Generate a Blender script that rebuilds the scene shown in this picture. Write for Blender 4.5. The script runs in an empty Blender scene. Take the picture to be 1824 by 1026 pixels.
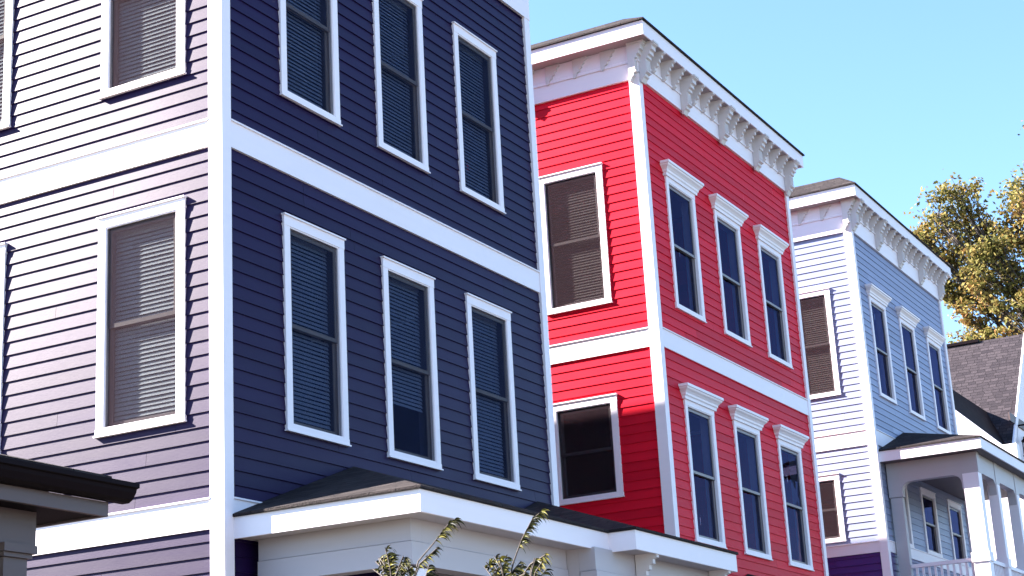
import bpy, math, random
from mathutils import Vector, Matrix
random.seed(7)
R_ = math.radians
scene = bpy.context.scene
col = scene.collection

# ------------------------------------------------------------------ camera
cam_d = bpy.data.cameras.new("camera"); cam = bpy.data.objects.new("camera", cam_d); col.objects.link(cam)
right = Vector((0.87367118, 0.4834964, -0.05412857)); down = Vector((-0.18352749, 0.22448886, -0.95703835)); fwd = Vector((-0.45057333, 0.84607091, 0.28486433))
m = Matrix((right, -down, -fwd)).transposed().to_4x4(); m.translation = Vector((0, 0, 1.6))
cam.matrix_world = m
cam_d.sensor_width = 36; cam_d.lens = 3067.25 / 1824 * 36; cam_d.clip_start = 0.1; cam_d.clip_end = 2000
scene.camera = cam

# ------------------------------------------------------------------ sky, sun, exposure
sd = Vector((-3.0, -1.0, 1.95)).normalized()            # towards the sun
elev = math.asin(sd.z); az = math.atan2(sd.x, sd.y)     # azimuth clockwise from +Y
w = bpy.data.worlds.new("World"); scene.world = w; w.use_nodes = True
nt = w.node_tree; bg = nt.nodes['Background']
sky = nt.nodes.new('ShaderNodeTexSky'); sky.sky_type = 'NISHITA'; sky.sun_disc = False
sky.sun_elevation = elev; sky.sun_rotation = az
sky.air_density = 1.0; sky.dust_density = 0.3; sky.ozone_density = 5.0
nt.links.new(sky.outputs[0], bg.inputs[0]); bg.inputs[1].default_value = 0.06
sun_d = bpy.data.lights.new("sun", 'SUN'); sun_d.energy = 5.0; sun_d.angle = R_(0.5); sun_d.color = (1.0, 0.94, 0.86)
sun = bpy.data.objects.new("sun", sun_d); col.objects.link(sun)
sun.rotation_euler = sd.to_track_quat('Z', 'Y').to_euler()
scene.view_settings.view_transform = 'Standard'; scene.view_settings.look = 'None'
scene.view_settings.exposure = 2.9; scene.view_settings.gamma = 1.0

# ------------------------------------------------------------------ materials
MATS = {}
def _new(name):
    m = bpy.data.materials.new(name); m.use_nodes = True
    n = m.node_tree; p = n.nodes['Principled BSDF']
    return m, n, p
def _noise(n, vec, scale, detail=4, rough=0.6):
    t = n.nodes.new('ShaderNodeTexNoise'); t.inputs['Scale'].default_value = scale
    t.inputs['Detail'].default_value = detail; t.inputs['Roughness'].default_value = rough
    n.links.new(vec, t.inputs['Vector']); return t
def _map(n, src, sc):
    mp = n.nodes.new('ShaderNodeMapping'); mp.inputs['Scale'].default_value = sc
    n.links.new(src, mp.inputs['Vector']); return mp.outputs[0]
def _mixc(n, fac, a, b, blend='MIX'):
    x = n.nodes.new('ShaderNodeMix'); x.data_type = 'RGBA'; x.blend_type = blend
    for s, v in ((0, fac), (6, a), (7, b)):
        if hasattr(v, 'links'): n.links.new(v, x.inputs[s])
        elif s == 0: x.inputs[0].default_value = v
        else: x.inputs[s].default_value = (*v, 1)
    return x.outputs[2]
def _ramp(n, fac, stops):
    r = n.nodes.new('ShaderNodeValToRGB'); e = r.color_ramp.elements
    while len(e) < len(stops): e.new(0.5)
    for i, (p, c) in enumerate(stops): e[i].position = p; e[i].color = (*c, 1)
    n.links.new(fac, r.inputs[0]); return r.outputs[0]
def paint(name, c, rough=0.45, var=0.12, spec=0.5, dirt=(0.5, 0.46, 0.4), coat=0.0, bump=0.15):
    board = name in ('navy_paint', 'red_paint', 'blue_paint', 'purple_paint')
    m, n, p = _new(name)
    uv = n.nodes.new('ShaderNodeTexCoord').outputs['UV']
    a = _noise(n, _map(n, uv, (0.5, 9, 1)), 1.6, 5)
    b = _noise(n, _map(n, uv, (0.8, 0.8, 1)), 1.1, 6)
    dark = tuple(x * (1 - var) for x in c); lite = tuple(min(1, x * (1 + var * 0.6)) for x in c)
    c1 = _mixc(n, a.outputs[0], dark, lite)
    gi = n.nodes.new('ShaderNodeNewGeometry')
    tone = _ramp(n, gi.outputs['Random Per Island'], [(0.0, (0.84, 0.84, 0.86)), (0.5, (1, 1, 1)), (1.0, (1.12, 1.10, 1.08))])
    if board: c1 = _mixc(n, 1.0, c1, tone, 'MULTIPLY')
    f = _ramp(n, b.outputs[0], [(0.52, (0, 0, 0)), (0.8, (0.16, 0.16, 0.16))])
    c2 = _mixc(n, f, c1, tuple(x * d for x, d in zip(c, dirt)))
    n.links.new(c2, p.inputs['Base Color'])
    rr = _noise(n, _map(n, uv, (1, 3, 1)), 2.3, 4)
    mr = n.nodes.new('ShaderNodeMapRange'); mr.inputs[3].default_value = rough - 0.06; mr.inputs[4].default_value = rough + 0.08
    n.links.new(rr.outputs[0], mr.inputs[0]); n.links.new(mr.outputs[0], p.inputs['Roughness'])
    p.inputs['Specular IOR Level'].default_value = spec
    if name == 'navy_paint': p.inputs['Specular Tint'].default_value = (1.0, 0.82, 0.88, 1)
    p.inputs['Coat Weight'].default_value = coat; p.inputs['Coat Roughness'].default_value = rough
    g = _noise(n, _map(n, uv, (6, 60, 1)), 3, 5)
    bp = n.nodes.new('ShaderNodeBump'); bp.inputs['Strength'].default_value = bump; bp.inputs['Distance'].default_value = 0.004
    n.links.new(g.outputs[0], bp.inputs['Height']); n.links.new(bp.outputs[0], p.inputs['Normal'])
    MATS[name] = m; return m
def shingle(name, c1, c2, c3):
    m, n, p = _new(name)
    uv = n.nodes.new('ShaderNodeTexCoord').outputs['UV']
    wv = _noise(n, uv, 3.0, 3); 
    addv = n.nodes.new('ShaderNodeVectorMath'); addv.operation = 'MULTIPLY_ADD'
    n.links.new(wv.outputs[1], addv.inputs[0]); addv.inputs[1].default_value = (0.16, 0.03, 0); n.links.new(uv, addv.inputs[2])
    bt = n.nodes.new('ShaderNodeTexBrick'); bt.inputs['Scale'].default_value = 1.0
    bt.inputs['Brick Width'].default_value = 0.27; bt.inputs['Row Height'].default_value = 0.125; bt.offset_frequency = 3; bt.offset = 0.37; bt.squash_frequency = 2; bt.squash = 0.7
    bt.inputs['Mortar Size'].default_value = 0.008; bt.inputs['Mortar Smooth'].default_value = 0.3; bt.inputs['Bias'].default_value = 0.0
    bt.inputs['Color1'].default_value = (*c1, 1); bt.inputs['Color2'].default_value = (*c2, 1); bt.inputs['Mortar'].default_value = (*[x * 0.35 for x in c1], 1)
    n.links.new(addv.outputs[0], bt.inputs['Vector'])
    gr = _noise(n, uv, 60, 3); big = _noise(n, _map(n, uv, (1.2, 4, 1)), 1.4, 4)
    cc = _mixc(n, 0.35, bt.outputs[0], _ramp(n, big.outputs[0], [(0.35, c1), (0.65, c3)]))
    cc = _mixc(n, 0.5, cc, _ramp(n, gr.outputs[0], [(0.3, (0.35, 0.35, 0.35)), (0.7, (1, 1, 1))]), 'MULTIPLY')
    n.links.new(cc, p.inputs['Base Color']); p.inputs['Roughness'].default_value = 0.9; p.inputs['Specular IOR Level'].default_value = 0.2 if 'charcoal' in name else 0.12
    bp = n.nodes.new('ShaderNodeBump'); bp.inputs['Strength'].default_value = 0.8; bp.inputs['Distance'].default_value = 0.02
    hh = n.nodes.new('ShaderNodeMath'); hh.operation = 'MULTIPLY_ADD'; hh.inputs[1].default_value = -1.0
    n.links.new(bt.outputs['Fac'], hh.inputs[0]); n.links.new(gr.outputs[0], hh.inputs[2])
    n.links.new(hh.outputs[0], bp.inputs['Height']); n.links.new(bp.outputs[0], p.inputs['Normal'])
    MATS[name] = m; return m
def plain(name, c, rough=0.6, c2=None, scale=3.0, bump=0.0):
    m, n, p = _new(name)
    tc = n.nodes.new('ShaderNodeTexCoord').outputs['Object']
    t = _noise(n, tc, scale, 6)
    n.links.new(_ramp(n, t.outputs[0], [(0.35, c), (0.65, c2 or tuple(x * 0.85 for x in c))]), p.inputs['Base Color'])
    p.inputs['Roughness'].default_value = rough
    if bump:
        bp = n.nodes.new('ShaderNodeBump'); bp.inputs['Strength'].default_value = bump; bp.inputs['Distance'].default_value = 0.02
        t2 = _noise(n, tc, scale * 8, 4); n.links.new(t2.outputs[0], bp.inputs['Height']); n.links.new(bp.outputs[0], p.inputs['Normal'])
    MATS[name] = m; return m
def glass(name, tint=(0.93, 0.95, 0.97), ior=1.5, coat=(1, 1, 1)):
    m, n, p = _new(name); n.nodes.remove(p)
    out = n.nodes['Material Output']
    tr = n.nodes.new('ShaderNodeBsdfTransparent'); tr.inputs[0].default_value = (*tint, 1)
    gl = n.nodes.new('ShaderNodeBsdfGlossy'); gl.inputs['Roughness'].default_value = 0.01; gl.inputs[0].default_value = (*coat, 1)
    tc = n.nodes.new('ShaderNodeTexCoord').outputs['Object']
    t = _noise(n, tc, 1.8, 2); bp = n.nodes.new('ShaderNodeBump'); bp.inputs['Strength'].default_value = 0.03; bp.inputs['Distance'].default_value = 0.1
    n.links.new(t.outputs[0], bp.inputs['Height']); n.links.new(bp.outputs[0], gl.inputs['Normal'])
    fr = n.nodes.new('ShaderNodeFresnel'); fr.inputs['IOR'].default_value = ior
    mx = n.nodes.new('ShaderNodeMixShader'); gn = n.nodes.new('ShaderNodeNewGeometry'); iv = n.nodes.new('ShaderNodeMath'); iv.operation = 'SUBTRACT'; iv.inputs[0].default_value = 1.0; n.links.new(gn.outputs['Backfacing'], iv.inputs[1])
    ml = n.nodes.new('ShaderNodeMath'); ml.operation = 'MULTIPLY'; n.links.new(fr.outputs[0], ml.inputs[0]); n.links.new(iv.outputs[0], ml.inputs[1]); n.links.new(ml.outputs[0], mx.inputs[0]); n.links.new(tr.outputs[0], mx.inputs[1]); n.links.new(gl.outputs[0], mx.inputs[2])
    n.links.new(mx.outputs[0], out.inputs[0]); MATS[name] = m; return m
def screen_mat(name, c, clear):
    m, n, p = _new(name); out = n.nodes['Material Output']
    p.inputs['Base Color'].default_value = (*c, 1); p.inputs['Roughness'].default_value = 0.9; p.inputs['Specular IOR Level'].default_value = 0.0
    tr = n.nodes.new('ShaderNodeBsdfTransparent'); mx = n.nodes.new('ShaderNodeMixShader'); mx.inputs[0].default_value = 1 - clear
    n.links.new(tr.outputs[0], mx.inputs[1]); n.links.new(p.outputs[0], mx.inputs[2]); n.links.new(mx.outputs[0], out.inputs[0])
    MATS[name] = m; return m
def leafmat(name, stops, trans=0.35, rough=0.5):
    m, n, p = _new(name); out = n.nodes['Material Output']
    g = n.nodes.new('ShaderNodeNewGeometry')
    tc = n.nodes.new('ShaderNodeTexCoord').outputs['Object']; ns = _noise(n, tc, 0.45, 3)
    ad = n.nodes.new('ShaderNodeMath'); ad.operation = 'MULTIPLY_ADD'; ad.inputs[1].default_value = 0.5; 
    n.links.new(g.outputs['Random Per Island'], ad.inputs[0])
    sb = n.nodes.new('ShaderNodeMath'); sb.operation = 'MULTIPLY_ADD'; sb.inputs[1].default_value = 1.5; sb.inputs[2].default_value = -0.5
    n.links.new(ns.outputs[0], sb.inputs[0]); n.links.new(sb.outputs[0], ad.inputs[2])
    c = _ramp(n, ad.outputs[0], stops)
    n.links.new(c, p.inputs['Base Color']); p.inputs['Roughness'].default_value = rough; p.inputs['Specular IOR Level'].default_value = 0.15
    tl = n.nodes.new('ShaderNodeBsdfTranslucent'); n.links.new(c, tl.inputs[0])
    mx = n.nodes.new('ShaderNodeMixShader'); mx.inputs[0].default_value = trans
    n.links.new(p.outputs[0], mx.inputs[1]); n.links.new(tl.outputs[0], mx.inputs[2]); n.links.new(mx.outputs[0], out.inputs[0])
    MATS[name] = m; return m

paint('navy_paint', (0.010, 0.003, 0.036), 0.43, 0.22, 0.145, (0.8, 0.75, 0.7), coat=0.0)
paint('red_paint', (0.62, 0.009, 0.028), 0.43, 0.14, 0.06, (0.85, 0.6, 0.6))
paint('blue_paint', (0.25, 0.275, 0.41), 0.42, 0.10, 0.2, (0.8, 0.8, 0.8))
paint('purple_paint', (0.05, 0.018, 0.14), 0.42, 0.15, 0.4, (0.8, 0.8, 0.8))
paint('white_paint', (0.84, 0.76, 0.80), 0.5, 0.05, 0.5, (0.85, 0.83, 0.78), bump=0.05)
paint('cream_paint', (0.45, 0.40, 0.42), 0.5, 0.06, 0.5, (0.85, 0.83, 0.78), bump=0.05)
paint('grey_trim_paint', (0.085, 0.052, 0.052), 0.5, 0.08, 0.5, bump=0.05)
paint('taupe_vinyl', (0.20, 0.17, 0.18), 0.45, 0.1, 0.5, bump=0.03)
paint('dark_metal_and_shade', (0.008, 0.004, 0.006), 0.6, 0.2, 0.05, bump=0.03)
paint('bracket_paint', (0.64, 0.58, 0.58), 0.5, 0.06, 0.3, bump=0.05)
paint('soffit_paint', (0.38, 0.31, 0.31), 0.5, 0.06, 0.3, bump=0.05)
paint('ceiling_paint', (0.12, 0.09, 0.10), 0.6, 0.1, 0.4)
shingle('charcoal_shingle', (0.020, 0.013, 0.015), (0.06, 0.046, 0.045), (0.032, 0.024, 0.026))
shingle('grey_shingle', (0.030, 0.024, 0.030), (0.075, 0.060, 0.068), (0.045, 0.036, 0.042))
plain('blind_slat', (0.75, 0.76, 0.75), 0.6, (0.70, 0.71, 0.70))
plain('brown_slat', (0.22, 0.17, 0.15), 0.6, (0.18, 0.14, 0.12))
plain('interior_dark', (0.05, 0.045, 0.045), 0.9)
plain('bark', (0.06, 0.045, 0.04), 0.9, (0.10, 0.08, 0.07), 6, 0.6)
plain('grass', (0.06, 0.062, 0.028), 0.95, (0.10, 0.085, 0.05), 2.0, 0.5)
plain('concrete', (0.34, 0.31, 0.28), 0.85, (0.27, 0.25, 0.23), 1.5, 0.2)
plain('asphalt', (0.09, 0.09, 0.09), 0.9, (0.06, 0.06, 0.062), 3.0, 0.3)
plain('brick_base', (0.28, 0.13, 0.10), 0.9, (0.22, 0.10, 0.08), 12, 0.4)
glass('window_glass')
glass('dimmed_sky_glass', (0.7, 0.75, 0.85), 1.3, (0.16, 0.16, 0.34))  # dim blue sky reflection put into the glossy colour, no real coating
screen_mat('shade_blue_screen', (0.014, 0.018, 0.038), 0.72)  # front copy of the insect screen, bluish shade put into its colour
screen_mat('insect_screen', (0.034, 0.022, 0.027), 0.62)
leafmat('autumn_leaf', [(0.05, (0.04, 0.045, 0.015)), (0.35, (0.13, 0.125, 0.035)), (0.62, (0.27, 0.21, 0.07)), (0.80, (0.27, 0.14, 0.045)), (0.97, (0.30, 0.17, 0.11))], 0.35, 0.8)
leafmat('green_leaf', [(0.1, (0.03, 0.06, 0.015)), (0.9, (0.09, 0.12, 0.03))], 0.3)
leafmat('sapling_leaf', [(0.2, (0.010, 0.011, 0.006)), (0.36, (0.035, 0.033, 0.010)), (0.55, (0.20, 0.18, 0.04)), (0.85, (0.34, 0.15, 0.03))], 0.15, 0.4)

# ------------------------------------------------------------------ mesh builder
class MB:
    def __init__(s): s.v = []; s.f = []; s.mi = []
    def poly(s, pts, mi=0):
        b = len(s.v); s.v += [tuple(p) for p in pts]; s.f.append(tuple(range(b, b + len(pts)))); s.mi.append(mi)
    def grid(s, rows, closed=False, mi=0):          # rows of equal length, shared vertices
        b = len(s.v); n = len(rows[0])
        for r in rows: s.v += [tuple(p) for p in r]
        for i in range(len(rows) - 1):
            for j in range(n if closed else n - 1):
                k = (j + 1) % n
                s.f.append((b + i * n + j, b + i * n + k, b + (i + 1) * n + k, b + (i + 1) * n + j)); s.mi.append(mi)
    def box(s, x0, x1, y0, y1, z0, z1, mi=0):
        if x0 > x1: x0, x1 = x1, x0
        if y0 > y1: y0, y1 = y1, y0
        if z0 > z1: z0, z1 = z1, z0
        p = [(x0, y0, z0), (x1, y0, z0), (x1, y1, z0), (x0, y1, z0), (x0, y0, z1), (x1, y0, z1), (x1, y1, z1), (x0, y1, z1)]
        for q in ((0, 3, 2, 1), (4, 5, 6, 7), (0, 1, 5, 4), (1, 2, 6, 5), (2, 3, 7, 6), (3, 0, 4, 7)): s.poly([p[i] for i in q], mi)
    def prism(s, prof, a, b, conv, mi=0):           # prof: 2D points, extruded from a to b; conv(p2d, t) -> 3D
        A = [conv(p, a) for p in prof]; B = [conv(p, b) for p in prof]; n = len(prof)
        s.poly(A[::-1], mi); s.poly(B, mi)
        for i in range(n): s.poly([A[i], A[(i + 1) % n], B[(i + 1) % n], B[i]], mi)
    def ring(s, prof, x0, x1, y0, y1, mi=0):        # prof (d, z) lofted round the rectangle, closed profile
        n = len(prof)
        R = [[(x0 - d, y0 - d, z), (x1 + d, y0 - d, z), (x1 + d, y1 + d, z), (x0 - d, y1 + d, z)] for d, z in prof]
        for i in range(n):
            a, b = R[i], R[(i + 1) % n]
            for j in range(4):
                k = (j + 1) % 4
                s.poly([a[j], a[k], b[k], b[j]], mi)
    def tube(s, pts, rad, n=6, mi=0):
        rows = []
        for i, p in enumerate(pts):
            p = Vector(p); t = (Vector(pts[min(i + 1, len(pts) - 1)]) - Vector(pts[max(i - 1, 0)])).normalized()
            a = t.orthogonal().normalized() if i == 0 else (pa - t * pa.dot(t)).normalized()
            pa = a; b = t.cross(a); r = rad[i] if isinstance(rad, (list, tuple)) else rad
            rows.append([p + (a * math.cos(6.28318 * j / n) + b * math.sin(6.28318 * j / n)) * r for j in range(n)])
        s.grid(rows, True, mi)
    def build(s, name, mats, parent=None, origin=(0, 0, 0), recalc=True, smooth=False):
        o0 = Vector(origin); me = bpy.data.meshes.new(name)
        me.from_pydata([tuple(Vector(v) - o0) for v in s.v], [], s.f)
        if not isinstance(mats, (list, tuple)): mats = [mats]
        for q in mats: me.materials.append(MATS[q])
        me.polygons.foreach_set('material_index', s.mi)
        uvl = me.uv_layers.new(name='uv').data
        Z = Vector((0, 0, 1))
        if len(s.f) < 30000:
            for p in me.polygons:
                nrm = p.normal
                t = Z.cross(nrm)
                t = t.normalized() if t.length > 0.05 else Vector((1, 0, 0))
                bt = nrm.cross(t)
                for li in p.loop_indices:
                    co = Vector(s.v[me.loops[li].vertex_index]); uvl[li].uv = (co.dot(t), co.dot(bt))
        if smooth: me.polygons.foreach_set('use_smooth', [True] * len(me.polygons))
        me.update()
        o = bpy.data.objects.new(name, me); col.objects.link(o)
        if parent: o.parent = parent
        return o
def thing(name, label, cat, loc, group=None):
    o = bpy.data.objects.new(name, None); col.objects.link(o); o.location = loc; o.empty_display_size = 0.3
    o['label'] = label; o['category'] = cat
    if group: o['group'] = group
    return o

# ------------------------------------------------------------------ setting: ground, road, pavement
def sheet(name, x0, x1, y0, y1, z, mat, thick=None):
    b = MB()
    if thick: b.box(x0, x1, y0, y1, z - thick, z)
    else: b.poly([(x0, y0, z), (x1, y0, z), (x1, y1, z), (x0, y1, z)])
    o = b.build(name, mat); o['kind'] = 'structure'; return o
sheet('ground', -500, 500, -500, 500, -0.02, 'grass')
sheet('pavement', -4.6, -0.9, -80, 160, 0.0, 'concrete', 0.1)
sheet('kerb', 1.2, 1.38, -80, 160, 0.004, 'concrete', 0.2)
sheet('road', 1.38, 10.6, -80, 160, -0.012, 'asphalt')
sheet('far_kerb', 10.6, 10.78, -80, 160, 0.004, 'concrete', 0.2)
sheet('far_pavement', 12.0, 13.7, -80, 160, 0.0, 'concrete', 0.1)

XF = -8.4
# ------------------------------------------------------------------ walls
def siding(b, O, U, N, u0, u1, z0, z1, holes=(), expo=0.12, zref=None, t=0.012, mi=0):
    O = Vector(O); U = Vector(U); N = Vector(N)
    def P(u, z, d): q = O + U * u + N * d; return (q.x, q.y, z)
    zref = z0 if zref is None else zref
    jr = random.Random(int(abs(u0 * 37 + z0 * 91)))
    k = math.floor((z0 - zref) / expo + 1e-6)
    while zref + k * expo < z1 - 1e-5:
        a0 = zref + k * expo; a = max(a0, z0); bb = min(a0 + expo, z1); k += 1
        if bb - a < 1e-4: continue
        cuts = sorted({a, bb, *[z for h in holes for z in (h[2], h[3]) if a < z < bb]})
        for ca, cb in zip(cuts, cuts[1:]):
            mid = (ca + cb) / 2
            segs = [(u0, u1)]
            for h in holes:
                if h[2] < mid < h[3]:
                    ns = []
                    for s0, s1 in segs:
                        if h[0] > s0: ns.append((s0, min(s1, h[0])))
                        if h[1] < s1: ns.append((max(s0, h[1]), s1))
                        if h[0] >= s1 or h[1] <= s0:
                            if (s0, s1) not in ns and not (h[0] > s0 and min(s1, h[0]) == s1) and not (h[1] < s1 and max(s0, h[1]) == s0): ns.append((s0, s1))
                    segs = [q for q in ns if q[1] - q[0] > 1e-4]
            da = -t + t * (1 - (ca - a0) / expo); db = -t + t * (1 - (cb - a0) / expo)
            js = []
            for s0, s1 in segs:
                jx = s0 + jr.uniform(0.6, 3.6)
                while jx < s1 - 0.3: js.append((s0, jx - 0.0015)); s0 = jx + 0.0015; jx += 3.66
                js.append((s0, s1))
            for s0, s1 in js:
                b.poly([P(s0, ca, da), P(s1, ca, da), P(s1, cb, db), P(s0, cb, db)], mi)
                if ca == a: b.poly([P(s0, ca, -t), P(s1, ca, -t), P(s1, ca, da), P(s0, ca, da)], mi)

# window cache by kind
WC = {}
def window(parent, origin, face, uc, plane, z0, w, h, kind):
    """face 'side' looks to -Y, 'front' looks to +X; uc is the centre along the wall"""
    key = (round(w, 3), round(h, 3), kind)
    if key not in WC:
        tw, th, ts = 0.08, 0.088, 0.05
        T = MB(); W = w / 2
        T.box(-W, -W + tw, -0.015, 0.016, ts, h - th); T.box(W - tw, W, -0.015, 0.016, ts, h - th)
        T.box(-W - 0.004, W + 0.004, -0.018, 0.016, h - th, h); T.box(-W - 0.004, W + 0.004, -0.018, 0.016, 0, ts)
        T.box(-W - 0.012, W + 0.012, -0.034, 0.016, h, h + 0.014)
        T.box(-W - 0.012, W + 0.012, -0.030, 0.016, -0.014, 0)
        # inner bead
        g = 0.012
        for a in ((-W + tw, -W + tw + g, ts, h - th), (W - tw - g, W - tw, ts, h - th)): T.box(a[0], a[1], -0.010, 0.03, a[2], a[3])
        T.box(-W + tw + g, W - tw - g, -0.010, 0.03, h - th - g, h - th); T.box(-W + tw + g, W - tw - g, -0.012, 0.03, ts, ts + g)
        a0, a1, b0, b1 = -W + tw + g, W - tw - g, ts + g, h - th - g
        J = MB()                                        # reveal of the opening
        J.box(a0 - 0.01, a0 + 0.006, 0.031, 0.16, b0, b1); J.box(a1 - 0.006, a1 + 0.01, 0.031, 0.16, b0, b1)
        J.box(a0, a1, 0.031, 0.16, b1 - 0.006, b1 + 0.01); J.box(a0, a1, 0.031, 0.16, b0 - 0.01, b0 + 0.006)
        mid = (b0 + b1) / 2
        gm = 'dimmed_sky_glass' if ('C' in kind or 'F' in kind) else 'window_glass'
        def sash(y0, y1, z0, z1):
            S = MB(); f = 0.036; l = a0 + 0.007; r = a1 - 0.007
            S.box(l, l + f, y0, y1, z0, z1); S.box(r - f, r, y0, y1, z0, z1)
            S.box(l + f, r - f, y0, y1, z0, z0 + f); S.box(l + f, r - f, y0, y1, z1 - f, z1)
            G = MB(); yc = (y0 + y1) / 2; G.box(l + f, r - f, yc - 0.002, yc + 0.002, z0 + f, z1 - f)
            return S, G
        S1, G1 = sash(0.014, 0.036, mid - 0.018, b1 - 0.007); S2, G2 = sash(0.044, 0.066, b0 + 0.007, mid + 0.018)
        parts = [('reveal', J, 'taupe_vinyl'), ('sash', S1, 'taupe_vinyl'), ('sash', S2, 'taupe_vinyl'), ('pane', G1, gm), ('pane', G2, gm)]
        if 'B' in kind or 'D' in kind:
            Bl = MB(); n = int((b1 - b0 - 0.03) / 0.038)
            Bl.box(a0 + 0.02, a1 - 0.04, 0.082, 0.115, b1 - 0.045, b1 - 0.008)
            for i in range(12 if 'V' in kind else 0, n):
                z = b0 + 0.03 + i * 0.038; q = 0.0015 * math.sin(i * 2.3)
                Bl.poly([(a0 + 0.02, 0.083 + q, z), (a1 - 0.045, 0.083 + q, z), (a1 - 0.045, 0.099 + q, z + 0.033), (a0 + 0.02, 0.099 + q, z + 0.033)])

            parts.append(('blind', Bl, 'brown_slat' if 'D' in kind else 'blind_slat'))
        if 'S' in kind:
            Sc = MB(); Sc.box(a0 + 0.002, a1 - 0.002, 0.002, 0.004, b0, b1); parts.append(('insect_screen', Sc, 'shade_blue_screen' if 'F' in kind else 'insect_screen'))
        if 'C' in kind:
            Cr = MB(); W2 = w / 2
            prof = [(0.016, h + 0.014 - 0.03), (0.040, h - 0.016), (0.044, h + 0.02), (0.058, h + 0.035), (0.062, h + 0.06), (0.082, h + 0.085), (0.105, h + 0.105), (0.112, h + 0.125), (0.125, h + 0.13), (0.125, h + 0.165), (0.0, h + 0.175)]
            rows = [[(-W2 - d, 0.016, z), (-W2 - d, -d, z), (W2 + d, -d, z), (W2 + d, 0.016, z)] for d, z in prof]
            Cr.grid(rows); Cr.poly(rows[0]); Cr.poly(rows[-1][::-1])
            parts.append(('crown_moulding', Cr, 'cream_paint' if False else 'white_paint'))
        proto = T.build('window', 'white_paint'); ch = [b.build(n, m, proto) for n, b, m in parts]
        WC[key] = (proto, ch); first = True
    else:
        pr, pc = WC[key]; proto = pr.copy(); col.objects.link(proto); ch = []
        for c in pc:
            d = c.copy(); col.objects.link(d); d.parent = proto
    O = Vector(origin); proto.parent = parent
    if face == 'side': proto.location = Vector((uc, plane, z0)) - O; proto.rotation_euler = (0, 0, 0)
    else: proto.location = Vector((plane, uc, z0)) - O; proto.rotation_euler = (0, 0, R_(90))
    return proto

BR_L = [(0, 0), (0.235, 0), (0.235, -0.045), (0.20, -0.06), (0.20, -0.115), (0.165, -0.125), (0.165, -0.175), (0.13, -0.185), (0.13, -0.225), (0.10, -0.235), (0.10, -0.40), (0.115, -0.405), (0.115, -0.425), (0.075, -0.44), (0.075, -0.475), (0.05, -0.49), (0.02, -0.545), (0, -0.545)]
BR_S = [(0, 0), (0.215, 0), (0.215, -0.04), (0.175, -0.055), (0.175, -0.095), (0.135, -0.105), (0.135, -0.145), (0.10, -0.155), (0.10, -0.195), (0.06, -0.21), (0.06, -0.25), (0.03, -0.275), (0, -0.275)]
BC = {}
def bracket(parent, origin, face, uc, plane, zt, big):
    if big not in BC:
        b = MB(); prof = BR_L if big else BR_S; wd = 0.068 if big else 0.027
        b.prism(prof, -wd, wd, lambda p, t: (t, -p[0], p[1]))
        if big:
            b.box(-wd - 0.012, wd + 0.012, -0.245, 0, -0.03, -0.002)
            for s in (-0.045, 0, 0.045): b.box(s - 0.009, s + 0.009, -0.108, -0.09, -0.385, -0.25)
        BC[big] = b.build('bracket', 'bracket_paint'); o = BC[big]
    else: o = BC[big].copy(); col.objects.link(o)
    o.parent = parent; O = Vector(origin)
    if face == 'side': o.location = Vector((uc, plane, zt)) - O
    else: o.location = Vector((plane, uc, zt)) - O; o.rotation_euler = (0, 0, R_(90))

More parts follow.
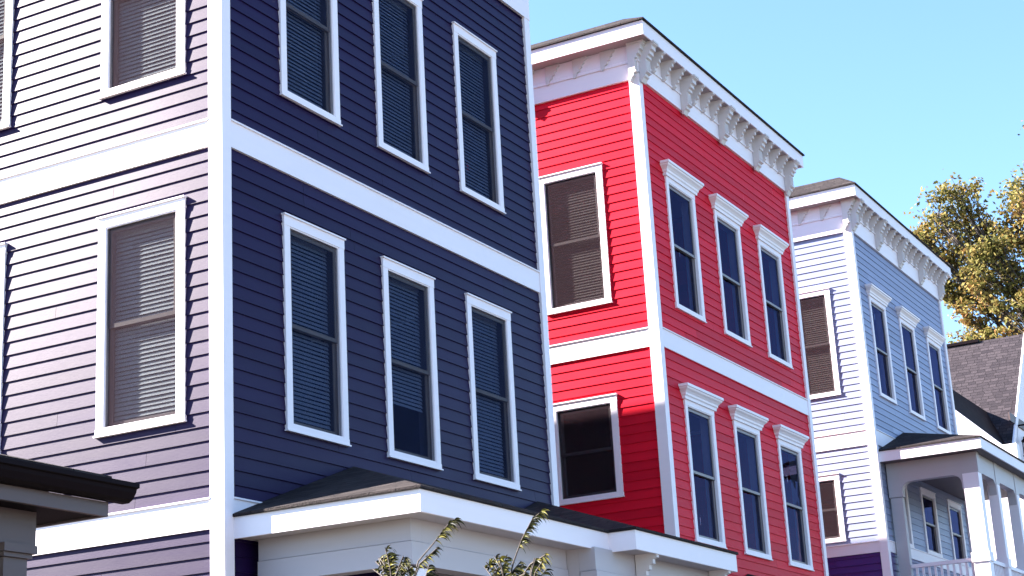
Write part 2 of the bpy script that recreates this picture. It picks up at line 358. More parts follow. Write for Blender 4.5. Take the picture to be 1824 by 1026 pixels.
def house(name, label, y0, y1, xb, zg, levels, side_w, front_w, zs, ze, cornice, roof_h=0.3, xf=XF):
    """levels: list of (z0, z1, material); bands: between levels; zs siding top, ze eave underside"""
    org = ((xf + xb) / 2, (y0 + y1) / 2, zg); H = thing(name, label, 'house', org, 'tall narrow clapboard houses along the street')
    cs, cf = 0.12, 0.10
    holes_s = [(x - w / 2 + 0.04, x + w / 2 - 0.04, z + 0.03, z + h - 0.04) for x, z, w, h, k in side_w]
    holes_f = [(y - w / 2 + 0.04, y + w / 2 - 0.04, z + 0.03, z + h - 0.04) for y, z, w, h, k in front_w]
    for (z0, z1, mat) in levels:
        pass
    mats = []
    for l in levels:
        if l[2] not in mats: mats.append(l[2])
    defs = [((0, y0, 0), (1, 0, 0), (0, -1, 0), xb + cs, xf - cs, holes_s), ((xf, 0, 0), (0, 1, 0), (1, 0, 0), y0 + cf, y1 - cf, holes_f),
            ((0, y1, 0), (1, 0, 0), (0, 1, 0), xb + cs, xf - cs, []), ((xb, 0, 0), (0, 1, 0), (-1, 0, 0), y0 + cf, y1 - cf, [])]
    for O, U, N, u0, u1, holes in defs:
        b = MB()
        for (z0, z1, mat) in levels: siding(b, O, U, N, u0, u1, z0, z1, holes, mi=mats.index(mat))
        b.build('wall', mats, H, org)
    # bands between the levels
    for (a, bnd) in zip(levels, levels[1:]):
        b = MB(); za, zb = a[1], bnd[0]
        b.ring([(-0.03, za), (0.016, za), (0.016, zb), (0.034, zb), (0.034, zb + 0.014), (-0.03, zb + 0.02)], xb + cs, xf - cs, y0, y1) if False else None
        p = 0.014
        for (X0, X1, Y0, Y1) in ((xb + cs, xf - cs, y0 - p, y0 + 0.02), (xb + cs, xf - cs, y1 - 0.02, y1 + p), (xf - 0.02, xf + p, y0 + cf, y1 - cf), (xb - p, xb + 0.02, y0 + cf, y1 - cf)):
            b.box(X0, X1, Y0, Y1, za, zb)
        c = 0.030
        for (X0, X1, Y0, Y1) in ((xb + cs, xf - cs, y0 - c, y0 + 0.02), (xb + cs, xf - cs, y1 - 0.02, y1 + c), (xf - 0.02, xf + c, y0 + cf, y1 - cf), (xb - c, xb + 0.02, y0 + cf, y1 - cf)):
            b.box(X0, X1, Y0, Y1, zb, zb + 0.014)
        b.build('band_board', 'white_paint', H, org)
    for cx, sx in ((xf, -1), (xb, 1)):
        for cy, sy in ((y0, 1), (y1, -1)):
            b = MB(); p = 0.024
            # L shaped board
            ox, oy = cx - sx * p, cy - sy * p
            prof = [(ox, oy), (cx + sx * cs, oy), (cx + sx * cs, cy + sy * 0.02), (cx + sx * 0.02, cy + sy * 0.02), (cx + sx * 0.02, cy + sy * cf), (ox, cy + sy * cf)]
            b.prism(prof, levels[0][0], zs, lambda q, t: (q[0], q[1], t)); b.build('corner_board', 'white_paint', H, org)
    for x, z, w, h, k in side_w: window(H, org, 'side', x, y0, z, w, h, k)
    for y, z, w, h, k in front_w: window(H, org, 'front', y, xf, z, w, h, k)
    # frieze, soffit, fascia, roof
    o = 0.25; os_ = 0.28
    b = MB(); b.ring([(-0.04, zs), (0.030, zs), (0.030, ze - 0.26 if cornice else ze), (0.05, (ze - 0.26) if cornice else ze), (0.05, (ze - 0.235) if cornice else ze), (0.034, ze - 0.22 if cornice else ze), (0.034, ze), (-0.04, ze)], xb, xf, y0, y1)
    b.build('frieze_board', 'white_paint', H, org)
    fh = 0.19; X0, X1, Y0, Y1 = xb - o, xf + o, y0 - os_, y1 + os_ - 0.02
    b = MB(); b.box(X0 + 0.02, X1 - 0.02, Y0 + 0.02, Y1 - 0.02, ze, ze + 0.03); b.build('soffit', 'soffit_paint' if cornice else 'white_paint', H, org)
    b = MB(); b.ring([(-0.02, ze - 0.01), (0.0, ze - 0.012), (0.0, ze + fh), (-0.02, ze + fh)], X0, X1, Y0, Y1); b.build('fascia', 'white_paint', H, org)
    b = MB(); zt = ze + fh + 0.003; e = 0.03
    lo = [(X0 - e, Y0 - e), (X1 + e, Y0 - e), (X1 + e, Y1 + e), (X0 - e, Y1 + e)]
    iy = roof_h / math.tan(R_(35)); ix = 0.40
    hi = [(X0 + ix, Y0 + iy), (X1 - ix, Y0 + iy), (X1 - ix, Y1 - iy), (X0 + ix, Y1 - iy)]
    A = [(x, y, zt) for x, y in lo]; A2 = [(x, y, zt + 0.022) for x, y in lo]; Bq = [(x, y, zt + 0.022 + roof_h) for x, y in hi]
    b.poly(A[::-1]); b.poly(Bq)
    for i in range(4):
        j = (i + 1) % 4; b.poly([A[i], A[j], A2[j], A2[i]]); b.poly([A2[i], A2[j], Bq[j], Bq[i]])
    b.build('roof', 'charcoal_shingle', H, org)
    if cornice:
        nb = 4; L0, L1 = y0 + 0.075, y1 - 0.075; st = (L1 - L0) / nb
        for i in range(nb + 1):
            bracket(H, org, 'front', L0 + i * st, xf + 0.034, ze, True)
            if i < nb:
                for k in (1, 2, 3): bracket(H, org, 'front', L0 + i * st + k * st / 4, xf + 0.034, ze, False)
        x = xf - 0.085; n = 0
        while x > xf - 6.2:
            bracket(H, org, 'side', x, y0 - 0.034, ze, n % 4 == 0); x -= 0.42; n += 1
    b = MB(); b.box(xb + 0.05, xf - 0.05, y0 + 0.05, y1 - 0.05, zg - 0.1, levels[0][0]); b.build('foundation', 'brick_base', H, org)
    b = MB()                                             # storey floors and a dark cross wall inside
    for l in levels[1:]: b.box(xb + 0.1, xf - 0.1, y0 + 0.1, y1 - 0.1, l[0] - 0.2, l[0] - 0.05)
    b.box(xf - 3.2, xf - 3.1, y0 + 0.1, y1 - 0.1, levels[0][0], zs)
    b.build('interior', 'interior_dark', H, org)
    return H, org

WN = 0.94
navy, navy_o = house('clapboard_house', 'navy blue clapboard house with white bands and blinds in its windows, nearest of the row', 10.752, 16.51, -21.5, 0,
    [(0.8, 3.775, 'navy_paint'), (4.01, 7.00, 'navy_paint'), (7.235, 10.37, 'navy_paint')],
    [(-9.255, z, WN, 1.91, 'BS') for z in (4.69, 7.74)] + [(-11.285, z, WN, 1.91, 'BS') for z in (4.69, 7.74)] + [(-9.255 - 2.03 * k, z, WN, 1.91, 'BS') for k in (2, 3, 4) for z in (4.69, 7.74)],
    [(y, z, 0.92, 1.91, 'BSFV' if (y, z) == (13.635, 4.69) else 'BSF') for y in (12.06, 13.635, 15.21) for z in (4.69, 7.74)],
    10.37, 11.72, False)
red, red_o = house('clapboard_house', 'red clapboard house with bracketed white cornice, between the navy and light blue houses', 19.68, 25.40, -32.0, 0,
    [(0.8, 3.83, 'red_paint'), (4.06, 7.07, 'red_paint'), (7.31, 10.76, 'red_paint')],
    [(-9.50, 7.76, 0.96, 1.92, 'DS'), (-9.53, 5.21, 0.96, 1.31, 'S')] + [(-9.5 - 2.3 * k, 7.76, 0.96, 1.92, 'DS') for k in (1, 2, 3)],
    [(y, z, 0.98, 1.86, 'C') for y in (20.83, 22.53, 24.26) for z in (4.63, 7.72)],
    10.76, 11.25, True, 0.22)
blue, blue_o = house('clapboard_house', 'light blue clapboard house with bracketed white cornice and purple lowest storey', 28.74, 34.58, -41.0, 0,
    [(0.8, 5.30, 'purple_paint'), (5.48, 7.15, 'blue_paint'), (7.41, 11.02, 'blue_paint')],
    [(-9.38, 8.11, 0.95, 1.93, 'DS'), (-9.53, 5.56, 0.86, 1.16, 'S')],
    [(y, 8.12, 0.98, 1.86, 'C') for y in (29.88, 31.74, 33.6)] + [(y, 5.50, 0.98, 1.2, 'F') for y in (29.88, 31.74, 33.6)],
    11.02, 11.58, True, 0.34)

# ------------------------------------------------------------------ porches
def hip_roof(b, xf, y0, y1, ze, sl, left=True, right=False, xw=XF + 0.0):
    run = xf - xw; zt = ze + sl * run
    yl = y0 + (run if left else 0); yr = y1 - (run if right else 0)
    A = (xf, y0, ze); Bp = (xf, y1, ze); C = (xw, yr, zt); D = (xw, yl, zt); E = (xw, y0, ze); F = (xw, y1, ze)
    b.poly([A, Bp, C, D])
    b.poly([A, D, E]) if left else b.poly([A, D, E])
    b.poly([Bp, F, C])
    b.poly([A, E, F, Bp]); b.poly([E, D, C, F])
def post(b, x0, x1, y0, y1, z0, z1, cap=0.03):
    b.box(x0, x1, y0, y1, z0, z1)
    b.box(x0 - cap, x1 + cap, y0 - cap, y1 + cap, z1 - 0.10, z1 - 0.003); b.box(x0 - cap / 2, x1 + cap / 2, y0 - cap / 2, y1 + cap / 2, z1 - 0.15, z1 - 0.101)

def eave_rect(b, x0, x1, y0, y1, z0, z1, t=0.025):      # fascia boards on left, front and right
    b.box(x1 - t, x1, y0, y1, z0, z1); b.box(x0, x1 - t, y0, y0 + t, z0, z1)

# navy porch: main part and a bay that steps out
zb = 3.69; zt = 3.86
b = MB(); hip_roof(b, -6.63, 10.83, 14.3, zt + 0.025, 0.355); b.box(XF, -6.63, 10.83, 14.05, zt + 0.001, zt + 0.024)
hip_roof(b, -6.36, 14.04, 16.50, zt + 0.027, 0.36); b.box(XF, -6.36, 14.04, 16.5, zt + 0.003, zt + 0.0245)
porch = b.build('porch_roof', 'charcoal_shingle', navy, navy_o)
b = MB(); b.box(-6.675, -6.65, 10.85, 14.06, zb, zt); b.box(XF + 0.002, -6.675, 10.85, 10.875, zb, zt)
b.box(-6.405, -6.38, 14.06, 16.48, zb - 0.002, zt + 0.002); b.box(-6.65, -6.405, 14.06, 14.085, zb - 0.002, zt + 0.002); b.box(XF + 0.002, -6.405, 16.455, 16.48, zb - 0.002, zt + 0.002)
b.build('fascia', 'white_paint', porch, navy_o)
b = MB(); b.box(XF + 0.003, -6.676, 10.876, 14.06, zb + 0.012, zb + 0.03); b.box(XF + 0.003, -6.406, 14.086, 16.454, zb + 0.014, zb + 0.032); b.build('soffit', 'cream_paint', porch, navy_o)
b = MB()
b.box(-8.33, -6.90, 11.10, 11.26, 3.53, zb + 0.011); b.box(-8.33, -6.90, 11.088, 11.25, 3.35, 3.525)
b.box(-7.05, -6.90, 11.261, 13.69, 3.53, zb + 0.011); b.box(-7.04, -6.888, 11.251, 13.69, 3.35, 3.525); b.box(-6.90, -6.888, 11.088, 11.25, 3.35, 3.525)
b.box(-6.78, -6.62, 13.70, 16.44, 3.50, zb + 0.013); b.box(-6.77, -6.608, 13.688, 16.44, 3.30, 3.495)
b.box(-8.3, -6.781, 13.70, 13.82, 3.34, zb + 0.011); b.box(-8.3, -6.78, 16.3, 16.42, 3.34, zb + 0.011)
b.build('beam', 'cream_paint', porch, navy_o)
for px, py in ((-7.15, 11.12), (-7.15, 13.72), (-6.85, 16.18), (-8.36, 11.12)):
    b = MB(); post(b, px, px + 0.22, py, py + 0.22, 1.0, 3.335 if px != -6.85 else 3.295); b.build('post', 'white_paint', porch, navy_o)
b = MB(); b.box(XF + 0.01, -6.5, 10.8, 16.48, 0.8, 1.0); b.build('porch_floor', 'grey_trim_paint', porch, navy_o)
for yy in (14.55, 16.3): bracket(navy, navy_o, 'front', yy, -6.61, 3.703, False)

# red porch
b = MB(); hip_roof(b, -6.63, 20.3, 25.3, 3.72, 0.36, True, True); b.box(XF, -6.63, 20.3, 25.3, 3.695, 3.719); rp = b.build('porch_roof', 'charcoal_shingle', red, red_o)
b = MB(); b.ring([(-0.025, 3.53), (0, 3.53), (0, 3.694), (-0.025, 3.694)], -9.5, -6.65, 20.32, 25.28); bb = MB()
bb.box(-6.675, -6.65, 20.32, 25.28, 3.53, 3.694); bb.box(XF + 0.002, -6.675, 20.32, 20.345, 3.53, 3.694); bb.box(XF + 0.002, -6.675, 25.255, 25.28, 3.53, 3.694); bb.build('fascia', 'white_paint', rp, red_o)
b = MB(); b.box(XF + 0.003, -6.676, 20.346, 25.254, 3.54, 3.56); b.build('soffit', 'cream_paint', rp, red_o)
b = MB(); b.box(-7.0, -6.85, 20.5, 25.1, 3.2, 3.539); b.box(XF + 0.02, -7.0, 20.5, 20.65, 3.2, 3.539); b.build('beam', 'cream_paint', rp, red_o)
for py in (20.5, 22.7, 24.88):
    b = MB(); post(b, -7.08, -6.86, py, py + 0.22, 1.0, 3.198); b.build('post', 'white_paint', rp, red_o)
b = MB(); b.box(XF + 0.01, -6.5, 20.3, 25.2, 0.8, 1.0); b.build('porch_floor', 'grey_trim_paint', rp, red_o)

# light blue porch, two storeys with a balcony
zb = 6.84; zt = 7.02; PY0, PY1 = 28.84, 34.75
b = MB(); hip_roof(b, -6.61, PY0 - 0.02, PY1, zt + 0.025, 0.33); b.box(XF, -6.61, PY0 - 0.02, PY1, zt + 0.001, zt + 0.024); bp_ = b.build('porch_roof', 'charcoal_shingle', blue, blue_o)
b = MB(); b.box(-6.655, -6.63, PY0, PY1, zb, zt); b.box(XF + 0.002, -6.655, PY0, PY0 + 0.025, zb, zt); b.build('fascia', 'white_paint', bp_, blue_o)
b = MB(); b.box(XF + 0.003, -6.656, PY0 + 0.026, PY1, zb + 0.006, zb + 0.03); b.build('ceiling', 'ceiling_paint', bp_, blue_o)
def arch_beam(b, conv, a0, a1, z0, z1, d0, d1, n=6, r=0.16):
    # board with rounded lower corners over an opening
    prof = [(a0, z0 - 0.25), (a0 + 0.02, z0 - 0.25)]
    for i in range(n + 1):
        t = math.pi - i * math.pi / 2 / n; prof.append((a0 + 0.02 + r + r * math.cos(t), z0 - r + r * math.sin(t)))
    for i in range(n + 1):
        t = math.pi / 2 - i * math.pi / 2 / n; prof.append((a1 - 0.02 - r + r * math.cos(t), z0 - r + r * math.sin(t)))
    prof += [(a1 - 0.02, z0 - 0.25), (a1, z0 - 0.25), (a1, z1), (a0, z1)]
    b.prism(prof, d0, d1, conv)
b = MB()
arch_beam(b, lambda p, t: (p[0], t, p[1]), -8.16, -7.085, 6.50, zb + 0.005, 29.16, 29.32)
b.box(XF + 0.02, -8.161, 29.16, 29.32, 6.25, zb + 0.005)
b.box(-7.084, -6.80, 29.155, 29.325, 6.5, zb + 0.005)
b.build('beam', 'cream_paint', bp_, blue_o)
b = MB(); posts_y = [29.15, 30.45, 31.93, 33.4, 34.45]
for y_a, y_b in zip(posts_y, posts_y[1:]):
    arch_beam(b, lambda p, t: (t, p[0], p[1]), y_a + 0.20, y_b, 6.52, zb + 0.004, -6.96, -6.83)
for y_a in posts_y: b.box(-6.97, -6.82, y_a + 0.001, y_a + 0.199, 6.45, zb + 0.0045) if y_a > 29 else None
b.build('beam', 'cream_paint', bp_, blue_o)
for i, y_a in enumerate(posts_y):
    b = MB(); b.box(-7.08 if i == 0 else -6.985, -6.81, y_a, y_a + (0.24 if i == 0 else 0.19), 1.0, 6.499 if i == 0 else 6.449)
    b.box(-7.1 if i == 0 else -7.0, -6.79, y_a - 0.02, y_a + (0.26 if i == 0 else 0.21), 5.0, 5.16)
    b.build('post', 'white_paint', bp_, blue_o)
b = MB(); b.box(-8.36, -8.16, 29.17, 29.31, 1.0, 6.24); b.build('post', 'cream_paint', bp_, blue_o)
b = MB(); b.box(XF + 0.02, -6.70, 28.86, PY1, 4.0, 4.22); b.build('balcony_floor', 'white_paint', bp_, blue_o)
b = MB(); b.box(-8.15, -7.10, 29.18, 29.27, 5.02, 5.08); b.box(-8.15, -7.10, 29.19, 29.26, 4.32, 4.37)
x = -8.08
while x < -7.12: b.box(x, x + 0.035, 29.205, 29.245, 4.371, 5.019); x += 0.105
for y_a, y_b in zip(posts_y, posts_y[1:]):
    b.box(-6.94, -6.85, y_a + 0.26, y_b - 0.02, 5.0, 5.06); b.box(-6.93, -6.86, y_a + 0.26, y_b - 0.02, 4.32, 4.37); y = y_a + 0.3
    while y < y_b - 0.06: b.box(-6.915, -6.875, y, y + 0.035, 4.371, 4.999); y += 0.105
b.build('railing', 'white_paint', bp_, blue_o)

# ------------------------------------------------------------------ porch of the house in the left foreground
po = (-7.6, 4.0, 0)
lp = thing('porch_house', 'shaded porch roof corner with dark gutter and grey column, at the lower left edge', 'porch', po)
b = MB(); b.box(-12.5, XF, -1.0, 7.2, 0, 3.0); b.build('wall', 'grey_trim_paint', lp, po)
b = MB(); hip_roof(b, -6.36, -1.2, 7.16, 3.42, 0.30, True, True, xw=-9.6); b.box(-9.6, -6.36, -1.2, 7.16, 3.395, 3.419)
b.build('roof', 'charcoal_shingle', lp, po)
gut = [(0.0, 3.285), (0.05, 3.285), (0.075, 3.30), (0.10, 3.335), (0.105, 3.355), (0.125, 3.36), (0.125, 3.385), (0.0, 3.392)]
b = MB(); b.prism([(-6.40 + d, z) for d, z in gut], -1.2, 7.29, lambda p, t: (p[0], t, p[1])); b.build('gutter', 'dark_metal_and_shade', lp, po)
b = MB(); b.box(-6.43, -6.402, -1.2, 7.18, 3.205, 3.284); b.box(-9.0, -6.43, 7.15, 7.18, 3.205, 3.284); b.build('fascia', 'grey_trim_paint', lp, po)
b = MB(); b.box(-9.0, -6.432, -1.0, 7.149, 3.215, 3.24); b.build('soffit', 'dark_metal_and_shade', lp, po)
b = MB(); b.box(-6.80, -6.60, -1.0, 6.84, 3.03, 3.214); b.build('beam', 'grey_trim_paint', lp, po)
for py in (6.62, 3.0):
    b = MB(); b.box(-6.79, -6.61, py, py + 0.17, 0.6, 2.96); b.box(-6.83, -6.57, py - 0.035, py + 0.205, 2.985, 3.029); b.box(-6.81, -6.59, py - 0.018, py + 0.188, 2.961, 2.984)
    b.build('column', 'grey_trim_paint', lp, po)
b = MB(); b.box(-8.4, -6.5, -1, 7.0, 0.4, 0.6); b.build('porch_floor', 'grey_trim_paint', lp, po)

# ------------------------------------------------------------------ grey roofed gable house beyond
go = (-13.0, 46.0, 0)
gh = thing('gable_house', 'white house with steep grey shingle roof, rightmost beyond the light blue house', 'house', go)
A = Vector((-9.0, 42.34, 9.18)); sl = (12.73 - 9.18) / (45.7 - 42.34); yr_ = 45.75; zr_ = 9.18 + sl * (yr_ - 42.34)
ye = 42.2; zee = 9.18 + sl * (ye - 42.34)
b = MB(); xg = -9.0; xl = -24.0
yb_ = 2 * yr_ - ye
top = [(xg, ye, zee), (xg, yr_, zr_), (xg, yb_, zee)]
th = 0.16
prof = [(ye, zee), (yr_, zr_), (yb_, zee), (yb_, zee - th), (yr_, zr_ - th * 1.3), (ye, zee - th)]
b.prism(prof, xl, xg, lambda p, t: (t, p[0], p[1])); b.build('roof', 'grey_shingle', gh, go)
b = MB(); b.box(xl, xg - 1.2, yr_ - 0.10, yr_ + 0.1, zr_ - 0.03, zr_ + 0.05); b.build('ridge_cap', 'dark_metal_and_shade', gh, go)
b = MB(); 
prof = [(ye - 0.02, zee + 0.0), (yr_, zr_ + 0.02), (yb_ + 0.02, zee), (yb_ + 0.02, zee - 0.26), (yr_, zr_ - 0.27), (ye - 0.02, zee - 0.26)]
b.prism(prof, xg + 0.002, xg + 0.04, lambda p, t: (t, p[0], p[1])); b.box(xl, xg, ye - 0.03, ye - 0.002, zee - 0.2, zee - 0.01); b.build('rake_board', 'white_paint', gh, go)
b = MB(); b.box(xl + 0.3, xg - 0.02, ye + 0.25, yb_ - 0.3, 0, zee - 0.1); b.build('wall', 'white_paint', gh, go)
b = MB(); b.prism([(ye + 0.25, zee - 0.3), (yr_, zr_ - 0.35), (yb_ - 0.3, zee - 0.3)], xg - 0.1, xg - 0.012, lambda p, t: (t, p[0], p[1]))
gable = b.build('gable', 'white_paint', gh, go)
b = MB(); b.box(xg - 0.011, xg + 0.03, ye + 0.3, yb_ - 0.4, 9.88, 10.1); b.build('band_board', 'grey_trim_paint', gh, go)
b = MB(); b.box(xg - 0.01, xg + 0.25, 43.9, 44.9, 8.0, 9.7); b.build('window_box', 'dark_metal_and_shade', gh, go)
b = MB()
R0 = Vector((-9.746, 33.0, 10.396)); R1 = Vector((-9.746, 43.49, 10.396)); V0 = Vector((-9.179, 42.488, 9.336)); E0 = Vector((-9.10, 42.30, 9.18)); E1 = Vector((-9.10, 38.31, 9.20)); R0.y = 38.31
q = Vector((0, 0, -0.10))
b.poly([R0, R1, V0, E0, E1]); b.poly([p + q for p in (E1, E0, V0, R1, R0)]); L = [R0, E1, E0, V0, R1]
b.poly([R0, E1, E1 + q, R0 + q]); b.poly([E1, E0, E0 + q, E1 + q])
b.poly([R0, (-10.32, 38.31, 9.3), (-10.32, 42.3, 9.3), R1])
b.build('side_roof', 'dark_metal_and_shade', gh, go)  # slope lies in shade; that darkness is put into the near-black colour
b = MB(); b.box(-10.3, -9.16, 38.32, 42.44, 0, 9.22); b.prism([(-10.3, 0), (-7.97, 0), (-7.97, 8.50), (-8.27, 8.50), (-9.30, 9.53), (-9.8, 9.98), (-10.3, 9.6)], 38.0, 38.3, lambda p, t: (p[0], t, p[1])); b.build('side_wing', 'white_paint', gh, go)
b = MB()
b.box(-9.158, -9.115, 38.32, 42.3, 9.02, 9.17); b.build('fascia', 'white_paint', gh, go)

# black wall lantern at the gable
lo = (-8.85, 43.25, 9.2)
ln = thing('wall_lantern', 'black lantern on the pale gable wall at the right edge', 'lantern', lo)
b = MB(); b.box(-9.0, -8.80, 43.22, 43.28, 9.86, 9.89); b.box(-8.80, -8.775, 43.2, 43.3, 9.55, 9.9)
for s in (-1, 1):
    for t2 in (-1, 1): b.box(-8.79 + s * 0.1 - 0.01, -8.79 + s * 0.1 + 0.01, 43.25 + t2 * 0.1 - 0.01, 43.25 + t2 * 0.1 + 0.01, 9.1, 9.45)
b.box(-8.91, -8.67, 43.13, 43.37, 9.06, 9.1)
b.poly([(-8.92, 43.12, 9.45), (-8.66, 43.12, 9.45), (-8.66, 43.38, 9.45), (-8.92, 43.38, 9.45)])
for a_, c_ in (((-8.92, 43.12, 9.45), (-8.66, 43.12, 9.45)), ((-8.66, 43.12, 9.45), (-8.66, 43.38, 9.45)), ((-8.66, 43.38, 9.45), (-8.92, 43.38, 9.45)), ((-8.92, 43.38, 9.45), (-8.92, 43.12, 9.45))): b.poly([a_, c_, (-8.79, 43.25, 9.62)])
b.build('lantern_frame', 'dark_metal_and_shade', ln, lo)

# ------------------------------------------------------------------ trees
def tree(name, label, base, top_h, lobes, leaf_mat, nleaf, leaf, group=None, seed=1, clear=2.0, bark_r=0.35, twigs=True):
    rnd = random.Random(seed)
    T = thing(name, label, 'tree', base, group)
    base = Vector(base); tb = MB()
    fork = base + Vector((0.2, 0.1, clear + (top_h - clear) * 0.25))
    tb.tube([base - Vector((0, 0, 0.3)), base + Vector((0.1, 0, clear * 0.5)), fork], [bark_r * 1.25, bark_r, bark_r * 0.75], 9)
    tips = []
    for (c, r) in lobes:
        c = Vector(c)
        # limb to the lobe
        mid = fork.lerp(c, 0.5) + Vector((rnd.uniform(-.5, .5), rnd.uniform(-.5, .5), -0.3))
        L = [fork, fork.lerp(mid, 0.5) + Vector((0, 0, 0.25)), mid, mid.lerp(c, 0.5) + Vector((rnd.uniform(-.2, .2), 0, 0.15)), c]
        tb.tube(L, [bark_r * 0.5, bark_r * 0.42, bark_r * 0.32, bark_r * 0.22, bark_r * 0.12], 6)
        nb = int(12 + r * 9)
        for k in range(nb):
            d = Vector((rnd.gauss(0, 1), rnd.gauss(0, 1), rnd.gauss(0.1, 0.8))).normalized(); rr = r * rnd.uniform(0.55, 1.0)
            s = mid.lerp(c, rnd.uniform(0.4, 1.0)); e = c + d * rr
            m1 = s.lerp(e, 0.55) + Vector((rnd.uniform(-.15, .15), rnd.uniform(-.15, .15), rnd.uniform(-0.05, .25))) * r
            if twigs: tb.tube([s, m1, e], [bark_r * 0.12, bark_r * 0.07, 0.008], 4)
            for q in range(4): tips.append((s.lerp(m1, rnd.uniform(.5, 1)) if q == 0 else m1.lerp(e, rnd.uniform(0.2, 1.1)), r * 0.16))
    tb.build('trunk', 'bark', T, base, smooth=True)
    cb = MB(); V = cb.v; F = cb.f; per = max(1, nleaf // max(1, len(tips)))
    for (p, sp) in tips:
        n = int(per * rnd.uniform(0.3, 1.8)); cl = Vector((rnd.gauss(0, 1), rnd.gauss(0, 1), rnd.gauss(0, 1)))
        for i in range(n):
            q = p + Vector((rnd.gauss(0, sp), rnd.gauss(0, sp), rnd.gauss(0, sp * 0.75)))
            s = leaf * rnd.uniform(0.6, 1.3)
            a = Vector((rnd.gauss(0, 1), rnd.gauss(0, 1), rnd.gauss(-0.3, 0.7))).normalized(); c2 = a.orthogonal().normalized(); c2 = Matrix.Rotation(rnd.uniform(0, 6.28), 3, a) @ c2
            b0 = len(V); V.extend([tuple(q - a * s * 0.5), tuple(q + c2 * s * 0.33), tuple(q + a * s * 0.55), tuple(q - c2 * s * 0.3)]); F.append((b0, b0 + 1, b0 + 2, b0 + 3)); cb.mi.append(0)
    cb.build('crown', leaf_mat, T, base)
    return T
Y_ = 52.0
tree('autumn_tree', 'large oak turning gold and brown, rising behind the light blue house at right', (-7.5, Y_ + 1, 0), 20,
     [((-12.3, 51.6, 18.4), 0.85), ((-12.6, 52.2, 17.4), 0.9), ((-11.5, 51.8, 19.0), 0.8), ((-11.6, 52.6, 18.0), 1.0), ((-11.0, 52.4, 17.6), 0.8), ((-12.0, 53.0, 16.4), 0.9), ((-10.7, 51.5, 16.9), 0.8),
      ((-13.0, 52, 17.9), 0.5), ((-10.0, 52, 17.7), 0.9), ((-9.6, 53, 19.2), 1.1), ((-9.2, 52, 17.0), 1.1), ((-9.9, 52.5, 16.2), 0.7), ((-9.4, 52, 15.0), 0.9), ((-11.8, 52.2, 15.3), 0.55), ((-12.2, 53, 14.6), 0.6), ((-11.2, 51.6, 14.0), 0.8), ((-10.4, 52.4, 14.0), 0.7), ((-9.3, 51.5, 18.2), 0.8), ((-10.3, 51.4, 15.3), 0.7), ((-9.0, 51.6, 16.0), 0.8), ((-11.3, 51.5, 16.2), 0.6), ((-12.8, 52.4, 16.6), 0.6), ((-8, 52, 20.5), 1.4), ((-7.5, 53, 18), 1.4), ((-6, 52, 16.5), 1.4), ((-7.8, 50, 15.5), 1.3)],
     'autumn_leaf', 33000, 0.13, seed=5, clear=6, bark_r=0.26)
tree('distant_tree', 'smaller bare branched tree behind the grey shingle roof', (-14.5, 62, 0), 16,
     [((-14.6, 62, 15.2), 1.0), ((-13.6, 62.5, 16.0), 1.0), ((-12.7, 62, 14.9), 0.9), ((-15.2, 62, 14.2), 0.9), ((-12.0, 61.5, 16.2), 0.8)],
     'autumn_leaf', 3500, 0.15, seed=9, clear=6, bark_r=0.25)
for i, (x, y, h, s) in enumerate(((21, 24, 9, 3), (23, 38, 11, 4), (20, 54, 8, 8))):
    rr = random.Random(s)
    tree('street_tree', ('low', 'tallest', 'farthest')[i] + ' green tree across the road from the houses', (x, y, 0), h,
         [((x + rr.uniform(-2, 2), y + rr.uniform(-2, 2), h * rr.uniform(0.45, 0.9)), rr.uniform(1.2, 1.9)) for k in range(6)], 'green_leaf', 5000, 0.3, 'trees across the road', seed=s, twigs=False)

# ------------------------------------------------------------------ saplings with drooping leaflets in front of the porch
def px3(px, py, Y):                                       # a point of the place at depth Y
    c = Vector(((px - 912) / 3067.25, (py - 513) / 3067.25, 1.0)); d = right * c.x + down * c.y + fwd * c.z
    return Vector((0, 0, 1.6)) + d * (Y / d.y)
def leaflet(b, p, axis, side, ln, wd, droop, rnd, mi=0):
    axis = axis.normalized(); n = axis.cross(side).normalized(); rows = []; pos = p.copy(); ax = axis.copy(); K = 7
    for i in range(K + 1):
        t = i / K; wv = wd * (math.sin(math.pi * min(1, t * 1.02 + 0.02)) ** 0.8) * (1 - 0.25 * t) + 0.0006
        s = side.normalized()
        rows.append([pos - s * wv + n * wv * 0.35, pos, pos + s * wv + n * wv * 0.35])
        ax = (ax + Vector((0, 0, -1)) * droop).normalized(); pos = pos + ax * (ln / K)
    b.grid(rows, mi=mi)
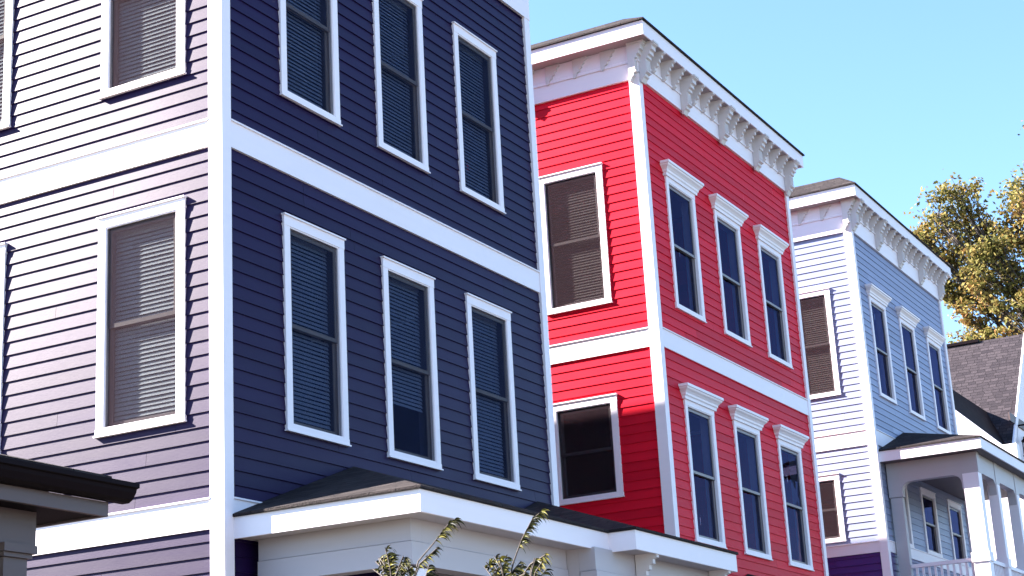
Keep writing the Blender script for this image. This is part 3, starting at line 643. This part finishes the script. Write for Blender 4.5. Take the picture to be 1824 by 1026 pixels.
def sapling(label, pts_list, base, seed):
    rnd = random.Random(seed); T = thing('sapling', label, 'young tree', base, 'leafy saplings before the porch'); base = Vector(base)
    sb = MB(); lb = MB()
    for (pts, start, dens, size) in pts_list:
        P = [Vector(p) for p in pts]; full = [base] + P if (P[0] - base).length > 0.2 else P
        sb.tube(full, [0.016] + [0.006 - 0.0045 * i / len(P) for i in range(len(P))] if len(full) > len(P) else [0.006] * len(P), 6)
        seg = [(P[i], P[i + 1]) for i in range(len(P) - 1)]; tot = sum((b_ - a_).length for a_, b_ in seg); n = max(6, int(tot * dens))
        for k in range(n):
            t = start + (1 - start) * (k + rnd.uniform(-.3, .3)) / n; t = min(max(t, 0), 0.999); d = t * tot
            for a_, b_ in seg:
                L = (b_ - a_).length
                if d <= L: q = a_.lerp(b_, d / L); tg = (b_ - a_).normalized(); break
                d -= L
            for s in (-1, 1):
                if rnd.random() < 0.1: continue
                sd_ = tg.cross(Vector((0.3, 1, 0.1))).normalized() * s
                ax = (tg * 0.5 + sd_ * rnd.uniform(0.05, 0.45) + Vector((rnd.uniform(.45, .95), rnd.uniform(-.4, .3), rnd.uniform(.1, .5)))).normalized()
                leaflet(lb, q, ax, ax.cross(Vector((rnd.uniform(-.3, .3), 1, rnd.uniform(.0, .6)))), size * rnd.uniform(0.8, 1.25), size * 0.12, rnd.uniform(0.22, 0.36), rnd)
    sb.build('stem', 'bark', T, base, smooth=True); lb.build('foliage', 'sapling_leaf', T, base, smooth=True)
def bushy(c, r, n, rnd, Y):
    out = []
    for i in range(n):
        a = rnd.uniform(-2.6, -0.5) if False else rnd.uniform(0, 6.28); cx, cy = c
        p0 = px3(cx + rnd.uniform(-10, 10), cy + 40, Y + rnd.uniform(-.1, .1)); e = px3(cx + r * math.cos(a), cy + r * 0.8 * math.sin(a), Y + rnd.uniform(-.25, .25))
        out.append(([p0, p0.lerp(e, 0.5) + Vector((0, 0, 0.03)), e], 0.2, 34, 0.075))
    return out
r1 = random.Random(3)
base1 = px3(730, 1026, 9.0); base1.z = 0
sapling('sapling with one long dark arching sprig, left of the two at the bottom edge',
    [([px3(735, 1040, 9), px3(745, 1000, 9), px3(772, 968, 9), px3(800, 932, 9), px3(812, 926, 9)], 0.62, 42, 0.085), ([px3(735, 1040, 9), px3(748, 1004, 9), px3(780, 975, 8.95)], 0.3, 40, 0.07),
     ([px3(700, 1060, 9), px3(695, 1010, 9), px3(686, 975, 9)], 0.3, 40, 0.075)] + bushy((700, 1015), 36, 16, r1, 9.0) + bushy((745, 1020), 27, 8, r1, 9.0), base1, 11)
base2 = px3(905, 1026, 9.0); base2.z = 0
sapling('sapling with a sunlit yellow green sprig against the porch fascia, the right one',
    [([px3(905, 1040, 9), px3(915, 1000, 9), px3(930, 960, 9), px3(948, 925, 9), px3(966, 910, 9)], 0.45, 44, 0.08), ([px3(920, 1040, 9), px3(945, 1005, 9), px3(972, 988, 8.9)], 0.3, 40, 0.085)]
    + bushy((898, 1018), 38, 15, r1, 9.0) + bushy((945, 1015), 28, 9, r1, 9.0), base2, 12)
